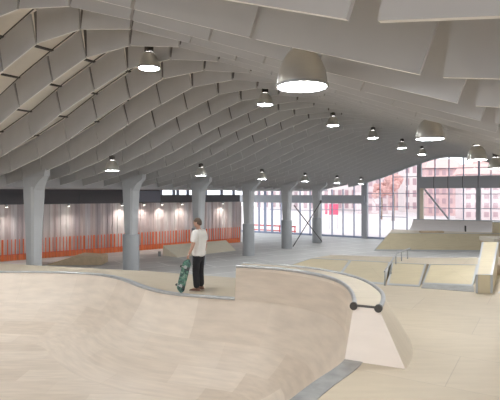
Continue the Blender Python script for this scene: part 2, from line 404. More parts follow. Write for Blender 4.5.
# ---------------------------------------------------------------- glazed end wall (window_1) and its beams
fw = sroot('window_1', V(0, T_END, 0), -TH)             # local x = -P
def fx(px): return T_END / (703.1 / (577 - px) - .6813)
mulls = [(fx(x), .07) for x in (321, 332, 343, 354, 380, 393, 407, 435, 449, 463.5, 491)] + [(fx(479), .13), (4.1, .07), (2.9, .07), (1.8, .13)]
mulls += [(fx(310), .07), (fx(300), .07), (fx(290), .1), (fx(281), .07), (fx(272), .16), (fx(265), .22), (fx(259), .12), (fx(253), .07)]
for P, w in mulls:
    top = EYE + smooth_h(PC - P) + .9 if P < 16.5 else EYE + .42
    MB().box((-P - w/2, -.08, FLOOR), (-P + w/2, .08, top)).build('mullion', M['frame'], fw)
MB().box((-fx(365) - .26, -.2, FLOOR), (-fx(365) + .22, .2, EYE + 1.3)).build('post', M['beam'], fw)
MB().box((-fx(419.5) - .16, -.2, FLOOR), (-fx(419.5) + .16, .2, EYE + 3.2)).build('post', M['beam'], fw)
MB().box((-fx(423) - .14, -.5, FLOOR), (-fx(423) + .12, -.2, EYE + .46)).build('post', M['pale'], fw)
MB().box((-fx(479) - .16, -.35, FLOOR), (-fx(479) + .16, -.1, EYE + .46)).build('post', M['beam'], fw)
MB().box((-28.4, -.45, EYE - .82), (-fx(366), -.2, EYE - .10)).build('low_beam', M['beam'], fw)
MB().box((-fx(419), -.42, EYE + .44), (-1.5, -.1, EYE + 1.36)).build('high_beam', M['beam'], fw)
for P in (fx(435), fx(449), fx(463.5), fx(479)):
    MB().box((-P - .02, -.425, EYE + .44), (-P + .02, -.415, EYE + 1.36)).build('beam_joint', M['dark'], fw)
def transom(p0, p1, h, w=.05):
    MB().box((-p0, -.05, EYE + h - w/2), (-p1, .05, EYE + h + w/2)).build('transom', M['frame'], fw)
transom(fx(321), fx(366), -1.4); transom(fx(270), fx(321), -1.5); transom(fx(366), fx(420), .05); transom(fx(366), fx(420), -1.05)
transom(fx(393), fx(420), 1.4); transom(fx(380), fx(407), -1.9); transom(fx(420), 1.5, 2.0); transom(fx(420), 1.5, 0.0); transom(fx(420), 1.5, -1.1)
transom(28.4, 1.5, -3.72, .16)
MB().box((-28.4, -.01, FLOOR), (-1.5, .005, EYE + .42)).build('glass', M['glass'], fw)
gp = [(-16.5, EYE + .42)] + [(-PC + u, EYE + smooth_h(u) + .9) for u in [-8.2 + i * .6 for i in range(25)]] + [(-1.5, EYE + .42)]
mbg = MB(); ng = len(gp); mbg.add([(x, 0, z) for x, z in gp], [tuple(range(ng))])
mbg.build('upper_glass', M['glass'], fw)
au = [-8.2 + i * .41 for i in range(41)]                 # the header that follows the vault over the glass
ah = [(-PC + u, EYE + smooth_h(u)) for u in au]; na = len(ah)
hd = MB(); hd.add([(x, y, z + dz) for y, dz in ((-.3, -.16), (-.3, .95), (.12, .95), (.12, -.16)) for x, z in ah],
    [(a*na+i, a*na+i+1, b*na+i+1, b*na+i) for i in range(na-1) for a, b in ((0, 1), (1, 2), (2, 3), (3, 0))])
hd.build('arch_header', M['column'], fw)
pa, pb = fx(425), fx(450)
MB().tube([(-pa, -.3, EYE + .42), (-pb, -.3, EYE - 2.0)], .07, 8).build('diagonal_strut', M['beam'], fw)

# ---------------------------------------------------------------- lamps
def lamp(P, t, hbot, label, group, rod=.0):
    o = thing('pendant_lamp', label, 'lamp', V(P, t, EYE + hbot), -TH, group)
    link('shade', LM['shade'], o); link('diffuser', LM['diff'], o); link('gear_box', LM['gear'], o); link('rim', LM['rim'], o)
    top = smooth_h(PC - P) + .93 - hbot
    MB().tube([(0, 0, .52), (0, 0, top)], .006, 6).build('hanging_cord', M['edge'], o)
    return o
LM = dict(
    shade=MB().lathe([(.235, 0), (.232, .05), (.215, .14), (.18, .23), (.135, .30), (.10, .335), (.10, .345), (.092, .345), (.13, .29), (.17, .22), (.205, .14), (.222, .05), (.227, 0)], 32).mesh('shade', M['alu'], True),
    rim=MB().lathe([(.228, -.012), (.242, -.012), (.242, .012), (.228, .012)], 32).mesh('rim', M['steel'], True),
    diff=MB().lathe([(.001, .010), (.228, .010), (.228, .0), (.12, -.012), (.001, -.014)], 32).mesh('diffuser', M['lamp']),
    gear=MB().lathe([(.001, .345), (.085, .345), (.10, .36), (.10, .40), (.085, .41), (.10, .42), (.10, .49), (.06, .51), (.001, .53)], 20).mesh('gear_box', M['dark'], True))
def from_px(x, y, P):
    D = F * P / (CT * (577 - x)); return (D - P * ST) / CT, (HZ - y) * D / F
sets = [('pendant lamps over the right side', 2.1, [(302, 86), (430, 138.5), (477, 159.5), (496, 168.5)]),
        ('pendant lamps under the crown of the vault', 7.9, [(149, 68), (265, 104.5), (333, 125.5), (373, 138), (402, 148), (422, 154.5)]),
        ('pendant lamps along the columns', 13.2, [(112, 170.5), (201, 175.5), (262, 179), (305, 181.3), (337, 183), (361, 184)])]
labs = [['largest silver dome lamp, nearest the camera at upper centre', 'silver bell lamp above the glazed end wall, second on the right side',
         'silver bell lamp at the upper right of the end wall, third on the right side', 'small bell lamp at the right edge, farthest on the right side'],
        ['bell lamp with dark top hanging at upper left, nearest under the crown', 'bell lamp left of the largest dome lamp, second under the crown', 'bell lamp right of the largest dome lamp, third under the crown',
         'fourth lamp from the left under the vault crown', 'fifth lamp from the left under the vault crown', 'sixth and smallest lamp under the vault crown'],
        ['low bell lamp left of the second column', 'low bell lamp above the standing skater', 'low bell lamp between the fourth and fifth columns',
         'low lamp just left of the farthest column', 'low lamp just right of the farthest column', 'low lamp farthest down the column side, near the end wall']]
for (grp, P, pts), lb in zip(sets, labs):
    for (x, y), l in zip(pts, lb):
        t, h = from_px(x, y, P); lamp(P, t, h, l, grp)
# unseen lamps added over and behind the camera to light the bowl
for P, t, h, l, grp in ((13.2, 6.24, .77, 'added low bell lamp over the near left end of the bowl, left of the picture', sets[2][0]), (13.2, 1.5, .77, 'added low bell lamp at the near left, outside the picture', sets[2][0]),
                        (7.9, 2.84, 2.68, 'added bell lamp under the crown, above the near side of the bowl and outside the picture', sets[1][0]), (7.9, -1.9, 2.68, 'added bell lamp under the crown behind the photographer', sets[1][0]),
                        (2.1, -.8, 1.0, 'added dome lamp behind the photographer on the right side', sets[0][0])):
    lamp(P, t, h, l, grp)
for P, t, h, l, grp in ((13.2, -3.2, .77, 'added low bell lamp far behind the photographer on the left', sets[2][0]), (7.9, -6.6, 2.68, 'added bell lamp under the crown near the back wall', sets[1][0])):  # two more, added to light the raised extension's wall
    lamp(P, t, h, l, grp)

# ---------------------------------------------------------------- the bowl
def catmull(pts, n=8, closed=True):
    out = []; N = len(pts)
    for i in range(N if closed else N - 1):
        p = [Vector(pts[(i + k) % N] if closed else pts[max(0, min(N-1, i + k))]) for k in (-1, 0, 1, 2)]
        for j in range(n):
            t = j / n
            out.append(.5 * ((2*p[1]) + (p[2]-p[0])*t + (2*p[0]-5*p[1]+4*p[2]-p[3])*t*t + (3*p[1]-p[0]-3*p[2]+p[3])*t**3))
    if not closed: out.append(Vector(pts[-1]))
    return out
OUT = [(-9.2, 14.12), (-7.37, 14.16), (-6.1, 14.12), (-4.95, 13.93), (-4.15, 13.55), (-3.45, 12.9), (-2.75, 11.95), (-2.15, 11.3), (-1.6, 10.95), (-1.0, 10.72), (-.33, 10.5),
       (.40, 10.2), (1.0, 9.72), (1.42, 9.1), (1.58, 8.4), (1.54, 7.5), (1.32, 6.65), (.74, 5.79), (.10, 4.84), (-.7, 4.0), (-2.2, 3.3), (-5.2, 2.7), (-9.0, 3.0), (-11.2, 5.0), (-11.9, 8.5), (-11.2, 12.4)]
NS = 8
LOOP = catmull(OUT, NS)                                  # clockwise seen from above, interior to the right
i_ext0, i_ext1 = 10 * NS, 16 * NS                        # where the raised extension starts and ends
i_pl1 = 18 * NS + 2
N = len(LOOP)
def nrm_at(i):
    d = LOOP[(i+1) % N] - LOOP[i-1]; d.normalize(); return Vector((d.y, -d.x))      # towards the interior
R_, DEP = 2.15, 1.45
WID = math.sqrt(R_**2 - (R_ - DEP)**2)
def profz(d):
    d = min(d, WID); return -DEP + R_ - math.sqrt(R_**2 - (WID - d)**2)
SEG = [(LOOP[i], LOOP[(i+1) % N]) for i in range(N)]
def dist(p):
    best = 9e9
    for a, b in SEG:
        ab = b - a; t = max(0, min(1, (p - a).dot(ab) / ab.length_squared)); q = (a + ab*t - p).length_squared
        if q < best: best = q
    return math.sqrt(best)
bowl = thing('skate_bowl', 'large pale plywood skate bowl with rounded corners, filling the foreground', 'skate bowl', (-3, 9, 0))
BL = Vector((3, -9, 0))                                  # world -> local
NR = 18
ds = [WID * (1 - math.cos(math.pi/2 * k / NR)) * 1.0 for k in range(NR + 1)]
vs = []; fs = []; uvs = []
sl = [0]
for i in range(N): sl.append(sl[-1] + (LOOP[(i+1) % N] - LOOP[i]).length)
for r, d in enumerate(ds):
    for i in range(N):
        p = LOOP[i] + nrm_at(i) * d
        z = profz(dist(p)) if r else 0.0
        vs.append(Vector((p.x, p.y, z)) + BL); uvs.append((sl[i], d * 1.25))
for r in range(NR):
    for i in range(N): fs.append((r*N+i, (r+1)*N+i, (r+1)*N+(i+1) % N, r*N+(i+1) % N))
me = bpy.data.meshes.new('transition'); me.from_pydata([tuple(v) for v in vs], [], fs)
uv = me.uv_layers.new(name='UVMap')
for p in me.polygons:
    p.use_smooth = True
    for li in p.loop_indices:
        vi = me.loops[li].vertex_index; u = uvs[vi]
        uv.data[li].uv = u if not (vi % N == 0 and any(me.loops[l].vertex_index % N == N-1 for l in p.loop_indices)) else (sl[N], u[1])
me.materials.append(M['bowl']); link('transition', me, bowl)
mb = MB().box((-11.6, 3.2, -DEP - .03), (1.3, 13.9, -DEP + .002))
bo = MB(); bo.v = [(x + BL.x, y + BL.y, z) for x, y, z in mb.v]; bo.f = mb.f
me = bo.mesh('flat_bottom', M['bowl']); uv = me.uv_layers.new(name='UVMap')
for p in me.polygons:
    for li in p.loop_indices:
        co = me.vertices[me.loops[li].vertex_index].co; uv.data[li].uv = (co.x, co.y)
link('flat_bottom', me, bowl)

# deck with the bowl cut out
outer = [(-15, 17.6), (-8.3, 15.95), (-6.6, 15.35), (-2.98, 14.3), (-.35, 13.15), (.6, 13.3), (2.2, 16.3), (11, 15.2), (11, 6.3), (4.7, -3), (-15, -3)]
bm = bmesh.new()
def loop_edges(pts):
    vv = [bm.verts.new((p[0] + BL.x, p[1] + BL.y, 0)) for p in pts]
    return [bm.edges.new((vv[i], vv[(i+1) % len(vv)])) for i in range(len(vv))]
ed = loop_edges(outer) + loop_edges([(p.x, p.y) for p in LOOP])
bmesh.ops.triangle_fill(bm, use_beauty=True, use_dissolve=False, edges=ed)
for f in bm.faces[:]:                                    # no face may lie over the bowl
    c = f.calc_center_median() - BL; c2 = Vector((c.x, c.y)); ins = False
    for a, b in SEG:
        if (a.y > c2.y) != (b.y > c2.y) and c2.x < (b.x-a.x)*(c2.y-a.y)/(b.y-a.y)+a.x: ins = not ins
    if ins: bm.faces.remove(f)
bmesh.ops.recalc_face_normals(bm, faces=bm.faces)
for f in bm.faces:
    if f.normal.z < 0: f.normal_flip()
bnd = [e for e in bm.edges if len(e.link_faces) == 1 and (e.verts[0].co - e.verts[1].co).length > .5 and not all(dist(Vector((v.co.x - BL.x, v.co.y - BL.y))) < .01 for v in e.verts)]
ex = bmesh.ops.extrude_edge_only(bm, edges=bnd)
for v in [g for g in ex['geom'] if isinstance(g, bmesh.types.BMVert)]: v.co.z = FLOOR + .005
me = bpy.data.meshes.new('deck'); bm.to_mesh(me); bm.free(); me.materials.append(M['ply']); link('deck', me, bowl)

def ribbon(i0, i1, d0, d1, z0, z1, name, m, cap=False):
    """a flat strip along the bowl's edge between two offsets (negative = outside)"""
    mb = MB(); idx = [i % N for i in range(i0, i1 + 1)]; vs = []; fs = []
    for i in idx:
        n_ = nrm_at(i)
        a = LOOP[i] + n_ * d0; b = LOOP[i] + n_ * d1
        vs += [Vector((a.x, a.y, z0)) + BL, Vector((b.x, b.y, z0)) + BL, Vector((b.x, b.y, z1)) + BL, Vector((a.x, a.y, z1)) + BL]
    for j in range(len(idx) - 1):
        for k in range(4): fs.append((j*4+k, j*4+(k+1) % 4, j*4+4+(k+1) % 4, j*4+4+k))
    fs += [(0, 1, 2, 3), tuple(range(len(vs)-4, len(vs)))]
    return mb.add(vs, fs).build(name, m, bowl)
ribbon(-8 * NS, i_ext0, -.02, -.17, .001, .009, 'edge_strip', M['edge'])
ribbon(i_ext1, i_pl1 + 20, .01, -.24, .001, .010, 'steel_plate', M['plate'])
cop = [LOOP[i % N] + nrm_at(i % N) * .005 for i in range(-8 * NS, i_ext0 + 1)]
MB().tube([Vector((p.x, p.y, .005)) + BL for p in cop], .032, 10).build('coping', M['steel'], bowl, True)

# raised extension round the right-hand pocket
ZT = .71
ext = bpy.data.objects.new('extension', None); COL.objects.link(ext); ext.parent = bowl
ext['label'] = 'raised curved quarter with a flat top and steel copings'
idx = list(range(i_ext0, i_ext1 + 1)); K = len(idx)
inn_b, inn_t, out_t, out_b = [], [], [], []
for j, i in enumerate(idx):
    n_ = nrm_at(i); p = LOOP[i]; f = j / (K - 1)
    back = LOOP[i] - LOOP[i-1]; back.normalize()
    sh = back * (-.24 * max(0, (f - .75) / .25))            # the end face leans back
    inn_b.append(p + n_ * .01); inn_t.append(p - n_ * .07 + sh); cu = max(0, (f - .78) / .22) ** 1.5; out_t.append(p - n_ * (.55 - .13 * cu) + sh); out_b.append(p - n_ * (.97 - .17 * cu))
def L3(p, z): return (p.x + BL.x, p.y + BL.y, z)
mb = MB(); NV = 6; vs = []; uvl = []; fs = []
for k in range(NV + 1):
    f = k / NV
    for j in range(K):
        e = 1 - (1 - f) ** 1.6
        p = inn_b[j].lerp(inn_t[j], e); vs.append(L3(p, ZT * f)); uvl.append((sl[idx[j]], -ZT * f))
for k in range(NV):
    for j in range(K - 1): fs.append((k*K+j, k*K+j+1, (k+1)*K+j+1, (k+1)*K+j))
me = bpy.data.meshes.new('riding_wall'); me.from_pydata(vs, [], fs); uv = me.uv_layers.new(name='UVMap')
for p in me.polygons:
    p.use_smooth = True
    for li in p.loop_indices: uv.data[li].uv = uvl[me.loops[li].vertex_index]
me.materials.append(M['bowl']); link('riding_wall', me, ext)
def strip2(A, zA, B, zB, name, m, smooth=True):
    return MB().add([L3(p, zA) for p in A] + [L3(p, zB) for p in B], [(j, j+1, K+j+1, K+j) for j in range(K-1)]).build(name, m, ext, smooth)
strip2(inn_t, ZT, out_t, ZT, 'top_platform', M['pale'])
strip2(out_t, ZT, out_b, 0.0, 'outer_wall', M['ply'])
MB().add([L3(inn_b[-1], 0), L3(out_b[-1], 0), L3(out_t[-1], ZT), L3(inn_t[-1], ZT)], [(0, 1, 2, 3)]).build('end_wall', M['endply'], ext)
MB().add([L3(inn_b[0], 0), L3(out_b[0], 0), L3(out_t[0], ZT), L3(inn_t[0], ZT)], [(0, 1, 2, 3)]).build('end_wall', M['pale'], ext)
for name, LN in (('coping', inn_t), ('outer_coping', out_t)):
    MB().tube([L3(p, ZT + .005) for p in LN], .034, 10).build(name, M['steel'], ext, True)
    d = (LN[-1] - LN[-2]).normalized(); e = LN[-1]
    MB().tube([L3(e - d * .01, ZT + .0), L3(e + d * .05, ZT + .0)], .055, 14).build('coping_cap', M['dark'], ext, True)
MB().tube([L3(inn_t[-1], ZT + .005), L3(out_t[-1], ZT + .005)], .018, 8).build('end_bar', M['dark'], ext)

# ---------------------------------------------------------------- street course on the right
ZP = .30
def w2(o, pts): return [(p[0]-o[0], p[1]-o[1], p[2]) for p in pts]
def ramp_block(name, label, cat, b0, b1, t1, t0, zt, m, group=None, zb=0.0, side=None, edges=True):
    """a solid ramp: base edge b0-b1 at zb, top edge t0-t1 at zt (plan points), with a steel strip along base and sides"""
    o = (b0[0], b0[1], zb); th = thing(name, label, cat, o, 0, group); h = zt - zb
    B0, B1, T1, T0 = [Vector((p[0]-o[0], p[1]-o[1], 0)) for p in (b0, b1, t1, t0)]
    up = Vector((0, 0, h))
    MB().add([B0, B1, T1, T0, T1 + up, T0 + up], [(0, 1, 4, 5), (0, 3, 2, 1), (3, 5, 4, 2), (0, 5, 3), (1, 2, 4)]).build('ramp_body', m, th)
    if edges:
        n_ = (B1 - B0).cross(T0 + up - B0).normalized() * .006
        def q(p0, p1, p2, p3, nm): MB().hexa([v - n_*.0 for v in (p0, p1, p2, p3)], [v + n_ for v in (p0, p1, p2, p3)]).build(nm, M['edge'], th)
        f = .07
        U0, U1 = T0 + up, T1 + up
        q(B0, B1, B1.lerp(U1, f), B0.lerp(U0, f), 'toe_plate')
        k = .045 / max(.3, (B1-B0).length)
        q(B0, B0.lerp(B1, k), U0.lerp(U1, k), U0, 'side_strip'); q(B1.lerp(B0, k), B1, U1, U1.lerp(U0, k), 'side_strip')
        q(U0.lerp(B0, .025), U1.lerp(B1, .025), U1, U0, 'top_strip')
    return th
# plateau
pl = [(1.94, 15.0), (4.1, 14.1), (5.1, 13.68), (6.5, 13.6), (10, 13.4), (10, 15.0), (7.2, 15.12), (5.36, 15.12), (2.75, 15.8)]
pt = thing('platform', 'low flat plywood platform behind the row of ramps on the right', 'platform', (5, 14.3, 0))
MB().prism([(x-5, y-14.3) for x, y in pl], 0.0, ZP).build('platform_top', M['ply'], pt)
MB().prism([(x-5, y-14.3) for x, y in [(2.6, 15.68), (5.3, 15.0), (7.2, 15.0), (10, 14.88), (10, 15.0), (7.2, 15.12), (5.36, 15.12), (2.75, 15.8)]], ZP, ZP+.012).build('edge_strip', M['white'], pt)
ramp_block('bank_ramp', 'wide sloping plywood bank just behind the raised curved extension', 'ramp', (.25, 13.65), (2.25, 12.60), (3.02, 14.53), (1.94, 14.98), ZP, M['tan'], 'ramps of the street course')
ramp_block('bank_ramp', 'plywood bank with a steel seam, directly left of the low rail', 'ramp', (2.27, 12.74), (3.42, 12.16), (4.1, 14.08), (3.04, 14.52), ZP, M['tan'], 'ramps of the street course')
ramp_block('bank_ramp', 'small plywood kicker ramp directly right of the low rail', 'ramp', (3.46, 12.13), (4.2, 11.88), (5.03, 13.68), (4.14, 14.04), ZP, M['tan'], 'ramps of the street course')
ramp_block('bank_ramp', 'broad plywood ramp set back between the kicker and the sloping ledge', 'ramp', (4.38, 12.25), (5.55, 11.95), (6.45, 13.58), (5.1, 13.66), ZP, M['tan'], 'ramps of the street course')
ramp_block('bank_ramp', 'plywood ramp right of the sloping ledge, cut by the right edge', 'ramp', (5.74, 11.12), (9.4, 10.8), (10, 13.38), (7.62, 13.5), ZP, M['pale'], 'ramps of the street course')
tp = thing('steel_plate', 'flat grey steel plate on the floor at the foot of the broad ramp', 'plate', (4.8, 11.9, 0))
tp.location = (4.3, 12.0, 0)
MB().prism([(-.12, -.28), (.95, -.76), (1.25, -.08), (.1, .22)], .001, .012).build('plate', M['plate'], tp)
# sloping ledge
A0, A1, A2, A3 = Vector((5.24, 11.15, 0)), Vector((5.62, 11.12, 0)), Vector((7.62, 14.7, 0)), Vector((7.12, 14.75, 0))
hb = thing('grind_ledge', 'sloping plywood hubba ledge with steel edges at the right', 'ledge', A0)
o = A0
q0, q1, q2, q3 = [p - o for p in (A0, A1, A2, A3)]
z0, z1 = Vector((0, 0, .42)), Vector((0, 0, .82))
MB().hexa([q0, q1, q2, q3], [q0 + z0, q1 + z0, q2 + z1, q3 + z1]).build('ledge_body', M['tan'], hb)
e = Vector((.0, 0, .008))
def lq(a, b, c, d, nm, mm): MB().hexa([a, b, c, d], [v + e for v in (a, b, c, d)]).build(nm, mm, hb)
a, b, c, d = q0 + z0, q1 + z0, q2 + z1, q3 + z1
lq(a.lerp(b, .1), a.lerp(b, .9), d.lerp(c, .9), d.lerp(c, .1), 'top_sheet', M['tan'])
lq(a, a.lerp(b, .13), d.lerp(c, .13), d, 'edge_angle', M['edge']); lq(a.lerp(b, .87), b, c, d.lerp(c, .87), 'edge_angle', M['edge'])
lq(a, b, b.lerp(c, .015), a.lerp(d, .015), 'edge_angle', M['edge'])
fy = Vector((0, -.008, 0))
for lo, hi in ((0, .13), (.87, 1)):
    p0, p1 = q0.lerp(q1, lo), q0.lerp(q1, hi)
    MB().hexa([p0 + fy, p1 + fy, p1, p0], [p0 + fy + z0, p1 + fy + z0, p1 + z0, p0 + z0]).build('corner_angle', M['edge'], hb)
# rail
rl = thing('grind_rail', 'low bent steel grind rail running down between two ramps', 'rail', (3.40, 12.05, 0)); o = Vector((3.40, 12.05, 0))
tops = [Vector((3.36, 11.98, .36)), Vector((4.26, 13.95, .57)), Vector((5.0, 15.0, .60))]
MB().tube([p - o for p in tops], .025, 10).build('rail_bar', M['steel'], rl, True)
for f, zb in ((0.03, 0.0), (.5, .14), (.93, .28), (1.35, .3), (1.8, .3)):
    p = tops[0].lerp(tops[1], f) if f <= 1 else tops[1].lerp(tops[2], f - 1)
    MB().tube([Vector((p.x, p.y, zb)) - o, p - o], .018, 8).build('post', M['steel'], rl, True)
# far bank, its ledge, quarter pipe
far = ramp_block('bank_ramp', 'wide tan bank across the far floor below the white quarter pipe', 'ramp', (8.3, 32.2), (18.0, 31.6), (18.0, 33.0), (9.75, 33.6), -.42, M['tan'], None, FLOOR)
fp = thing('platform', 'tan platform at the top of the far bank, below the white quarter pipe', 'platform', (13, 34, FLOOR))
MB().prism([(9.75-13, 33.6-34), (18-13, 33.0-34), (18-13, 34.2-34), (17.2-13, 34.4-34), (11.2-13, 36.9-34), (10.9-13, 36.9-34)], 0, 1.08).build('platform_top', M['ply'], fp)
lg = thing('ledge', 'short brown ledge on top of the far bank', 'ledge', (12.05, 33.62, -.42))
MB().box((-.1, -.1, 0), (1.5, .3, .13)).build('ledge_body', M['brown'], lg, False, .01)
QA, QB = Vector((11.85, 35.95, -.42)), Vector((18.6, 33.6, -.42))
qd = (QB - QA); ql = qd.length; qr = math.atan2(qd.y, qd.x)
qp = thing('quarter_pipe', 'white quarter pipe along the foot of the glazed end wall', 'ramp', QA, qr)
mb = MB(); nn = 10; vs = []
R2 = 1.7
for k in range(nn + 1):
    f = k / nn; a = f * math.radians(56)
    y = R2 * math.sin(a); z = R2 * (1 - math.cos(a)); off = .35 * f
    vs += [(off, y, z), (ql, y, z)]
fs = [(2*k, 2*k+1, 2*k+3, 2*k+2) for k in range(nn)]
mb.add(vs, fs).build('riding_surface', M['white'], qp, True)
yt, zt = R2 * math.sin(math.radians(56)), R2 * (1 - math.cos(math.radians(56)))
MB().hexa([(0.35, yt, 0), (ql, yt, 0), (ql, yt + .5, 0), (.35, yt + .5, 0)], [(.35, yt, zt), (ql, yt, zt), (ql, yt + .5, zt), (.35, yt + .5, zt)]).build('top_platform', M['white'], qp)
MB().tube([(.35, yt, zt), (ql, yt, zt)], .04, 8).build('coping', M['edge'], qp)
sidev = [(vs[2*k][0], vs[2*k][1], vs[2*k][2]) for k in range(nn + 1)] + [(.35, yt, 0)]
MB().add(sidev, [tuple(range(len(sidev)))]).build('side_panel', M['white'], qp)
MB().box((3.9, .0, 0), (3.98, .5, .42)).build('divider', M['dark'], qp)
bx = thing('ramp_box', 'tan plywood box at the right end of the far quarter pipe', 'box', (17.0, 33.6, -.42), qr)
MB().box((0, -.3, 0), (1.6, .3, .75)).build('box_body', M['tan'], bx, False, .01); MB().box((-.03, -.33, .75), (1.63, .33, .79)).build('box_top', M['edge'], bx)
bx = thing('ramp_box', 'low pale box behind the sloping ledge at the right edge', 'box', (13.0, 25.5, FLOOR), 0)
MB().box((0, 0, 0), (2.0, 1.6, 1.2)).build('box_body', M['brown'], bx, False, .01); MB().box((-.04, -.04, 1.2), (2.04, 1.64, 1.42)).build('box_top', M['pale'], bx)

# ramps on the concrete floor at left
k0 = Vector((-10.9, 25.6, FLOOR))
kr = thing('kicker_ramp', 'brown wooden kicker with flat top on the floor between the first two columns', 'ramp', k0, .02)
pf = [(0, 0), (1.65, .52), (2.95, .44), (2.95, 0)]
MB().add([(x, 0, z) for x, z in pf] + [(x, 1.3, z) for x, z in pf], [(0, 1, 2, 3), (7, 6, 5, 4), (0, 4, 5, 1), (1, 5, 6, 2), (2, 6, 7, 3), (3, 7, 4, 0)]).build('ramp_body', M['brown'], kr)
MB().add([(0, -.02, .005), (-.7, -.02, .005), (-.7, 1.3, .005), (0, 1.3, .005), (0, -.02, .03), (-.7, -.02, .012), (-.7, 1.3, .012), (0, 1.3, .03)], [(0,1,2,3),(7,6,5,4),(0,1,5,4),(2,3,7,6),(1,2,6,5)]).build('toe_plate', M['plate'], kr)
def sp(x, y, z): return at(x, y, z)
a = sp(159, 256.3, FLOOR); b = sp(178, 257.5, FLOOR); c = sp(236, 250.5, FLOOR)
rr = thing('spine_ramp', 'long pale wedge ramp on the floor behind the skater', 'ramp', a)
r0 = Vector(((163 - 250) / F * 29.6, 29.6, FLOOR + .63)); r1 = Vector(((226 - 250) / F * 33, 33, FLOOR + .63))
a2, c2 = Vector((r0.x, r0.y, FLOOR)), Vector((r1.x, r1.y, FLOOR))
MB().add([b - a, c - a, r1 - a, r0 - a, a2 - a, c2 - a], [(0, 1, 2, 3), (3, 2, 5, 4), (0, 3, 4), (1, 5, 2), (0, 4, 5, 1)]).build('ramp_body', M['light'], rr)
m0 = (b - a).lerp(r0 - a, .5); MB().hexa([Vector((-.05, -.03, 0)), Vector((.12, -.03, 0)), Vector((.12, .05, 0)), Vector((-.05, .05, 0))], [Vector((-.05, -.03, .3)), Vector((.12, -.03, .3)), Vector((.12, .05, .3)), Vector((-.05, .05, .3))]).build('end_plate', M['plate'], rr)

# ---------------------------------------------------------------- skateboard
sb = thing('skateboard', 'skateboard with a green graphic, stood on its tail in the man\'s hand', 'skateboard', (-1.63, 11.02, .012))
sb.rotation_euler = (math.radians(-4), math.radians(13.5), math.radians(-22))
def board(off, m, name):
    mb = MB(); rows = []; L = .80; nn = 24
    for k in range(nn + 1):
        u = k / nn; z = u * L
        w = .102 * (1 - max(0, (abs(u - .5) - .36) / .14) ** 2.2) if abs(u - .5) > .36 else .102
        w = max(w, .02)
        kick = max(0, abs(u - .5) - .32) / .18; y = .06 * kick ** 1.5
        rows.append((z, w, y))
    vs = []
    for z, w, y in rows:
        for f in (-1, -.6, 0, .6, 1): vs.append((w * f, y + off + .008 * abs(f) ** 2, z + .012))
    fs = []
    for k in range(nn):
        for j in range(4): fs.append((k*5+j, k*5+j+1, k*5+6+j, k*5+5+j))
    o = mb.add(vs, fs).build(name, m, sb, True)
    s_ = o.modifiers.new('thickness', 'SOLIDIFY'); s_.thickness = .006; s_.offset = 0; return o
board(0, M['graphic'], 'deck'); board(.0075, M['grip'], 'grip_tape')
for z in (.19, .63):
    tr = MB().box((-.03, -.012, z - .035), (.03, -.002, z + .035)).tube([(-.085, -.045, z), (.085, -.045, z)], .011, 8).box((-.02, -.05, z - .02), (.02, -.01, z + .02)).build('truck', M['steel'], sb)
    for sx in (-1, 1):
        MB().tube([(sx * .075, -.045, z), (sx * .110, -.045, z)], .027, 14).build('wheel', M['wheel'], sb, True)

# ---------------------------------------------------------------- the skater
def skin_mesh(name, pts, edges, rad, m, sub=2, root=0):
    me = bpy.data.meshes.new(name + '_cage'); me.from_pydata(pts, edges, []); o = bpy.data.objects.new(name + '_cage', me); COL.objects.link(o)
    sk = o.modifiers.new('skin', 'SKIN'); sk.use_smooth_shade = True
    for i, r in enumerate(rad):
        me.skin_vertices[0].data[i].radius = r if isinstance(r, tuple) else (r, r)
        me.skin_vertices[0].data[i].use_root = (i == root)
    ss = o.modifiers.new('sub', 'SUBSURF'); ss.levels = sub; ss.render_levels = sub
    dg = bpy.context.evaluated_depsgraph_get(); dg.update()
    out = bpy.data.meshes.new_from_object(o.evaluated_get(dg)); out.name = name
    bpy.data.objects.remove(o, do_unlink=True); bpy.data.meshes.remove(me)
    out.materials.clear(); out.materials.append(m)
    for p in out.polygons: p.use_smooth = True
    return out
def merge_mesh(name, meshes, m):
    bm = bmesh.new()
    for x in meshes: bm.from_mesh(x)
    me = bpy.data.meshes.new(name); bm.to_mesh(me); bm.free(); me.materials.append(m)
    for p in me.polygons: p.use_smooth = True; p.material_index = 0
    return me
man = thing('person', 'man in white t-shirt and black trousers standing on the deck, holding a skateboard upright', 'person', (-1.215, 11.40, 0.0), math.radians(62))
LH = Vector((-.335, .075, .80)); RH = Vector((.27, .06, .80))
P_ = dict(pel=(0, 0, .92), sp=(0, -.005, 1.10), ch=(0, -.005, 1.30), nb=(0, -.01, 1.435), nk=(0, .015, 1.50), hd=(0, .03, 1.56),
          ls=(-.165, -.01, 1.385), le=(-.265, -.01, 1.09), lw=(-.325, .055, .885),
          rs=(.165, -.01, 1.385), re=(.245, -.04, 1.10), rw=(.265, .03, .875),
          lh=(-.09, 0, .88), lk=(-.105, .02, .49), la=(-.11, -.02, .09), rh=(.09, 0, .88), rk=(.115, .035, .49), ra=(.13, .02, .09),
          lt=(-.125, .11, .035), rt=(.16, .14, .035))
ks = list(P_); ix = {k: i for i, k in enumerate(ks)}
E_ = [('pel', 'sp'), ('sp', 'ch'), ('ch', 'nb'), ('nb', 'nk'), ('nk', 'hd'), ('ch', 'ls'), ('ls', 'le'), ('le', 'lw'), ('ch', 'rs'), ('rs', 're'), ('re', 'rw'),
      ('pel', 'lh'), ('lh', 'lk'), ('lk', 'la'), ('la', 'lt'), ('pel', 'rh'), ('rh', 'rk'), ('rk', 'ra'), ('ra', 'rt')]
Rd = dict(pel=(.13, .10), sp=(.12, .09), ch=(.14, .10), nb=.065, nk=.052, hd=.05, ls=.06, le=.042, lw=.029, rs=.06, re=.042, rw=.029,
          lh=.085, lk=.058, la=.04, rh=.085, rk=.058, ra=.04, lt=.035, rt=.035)
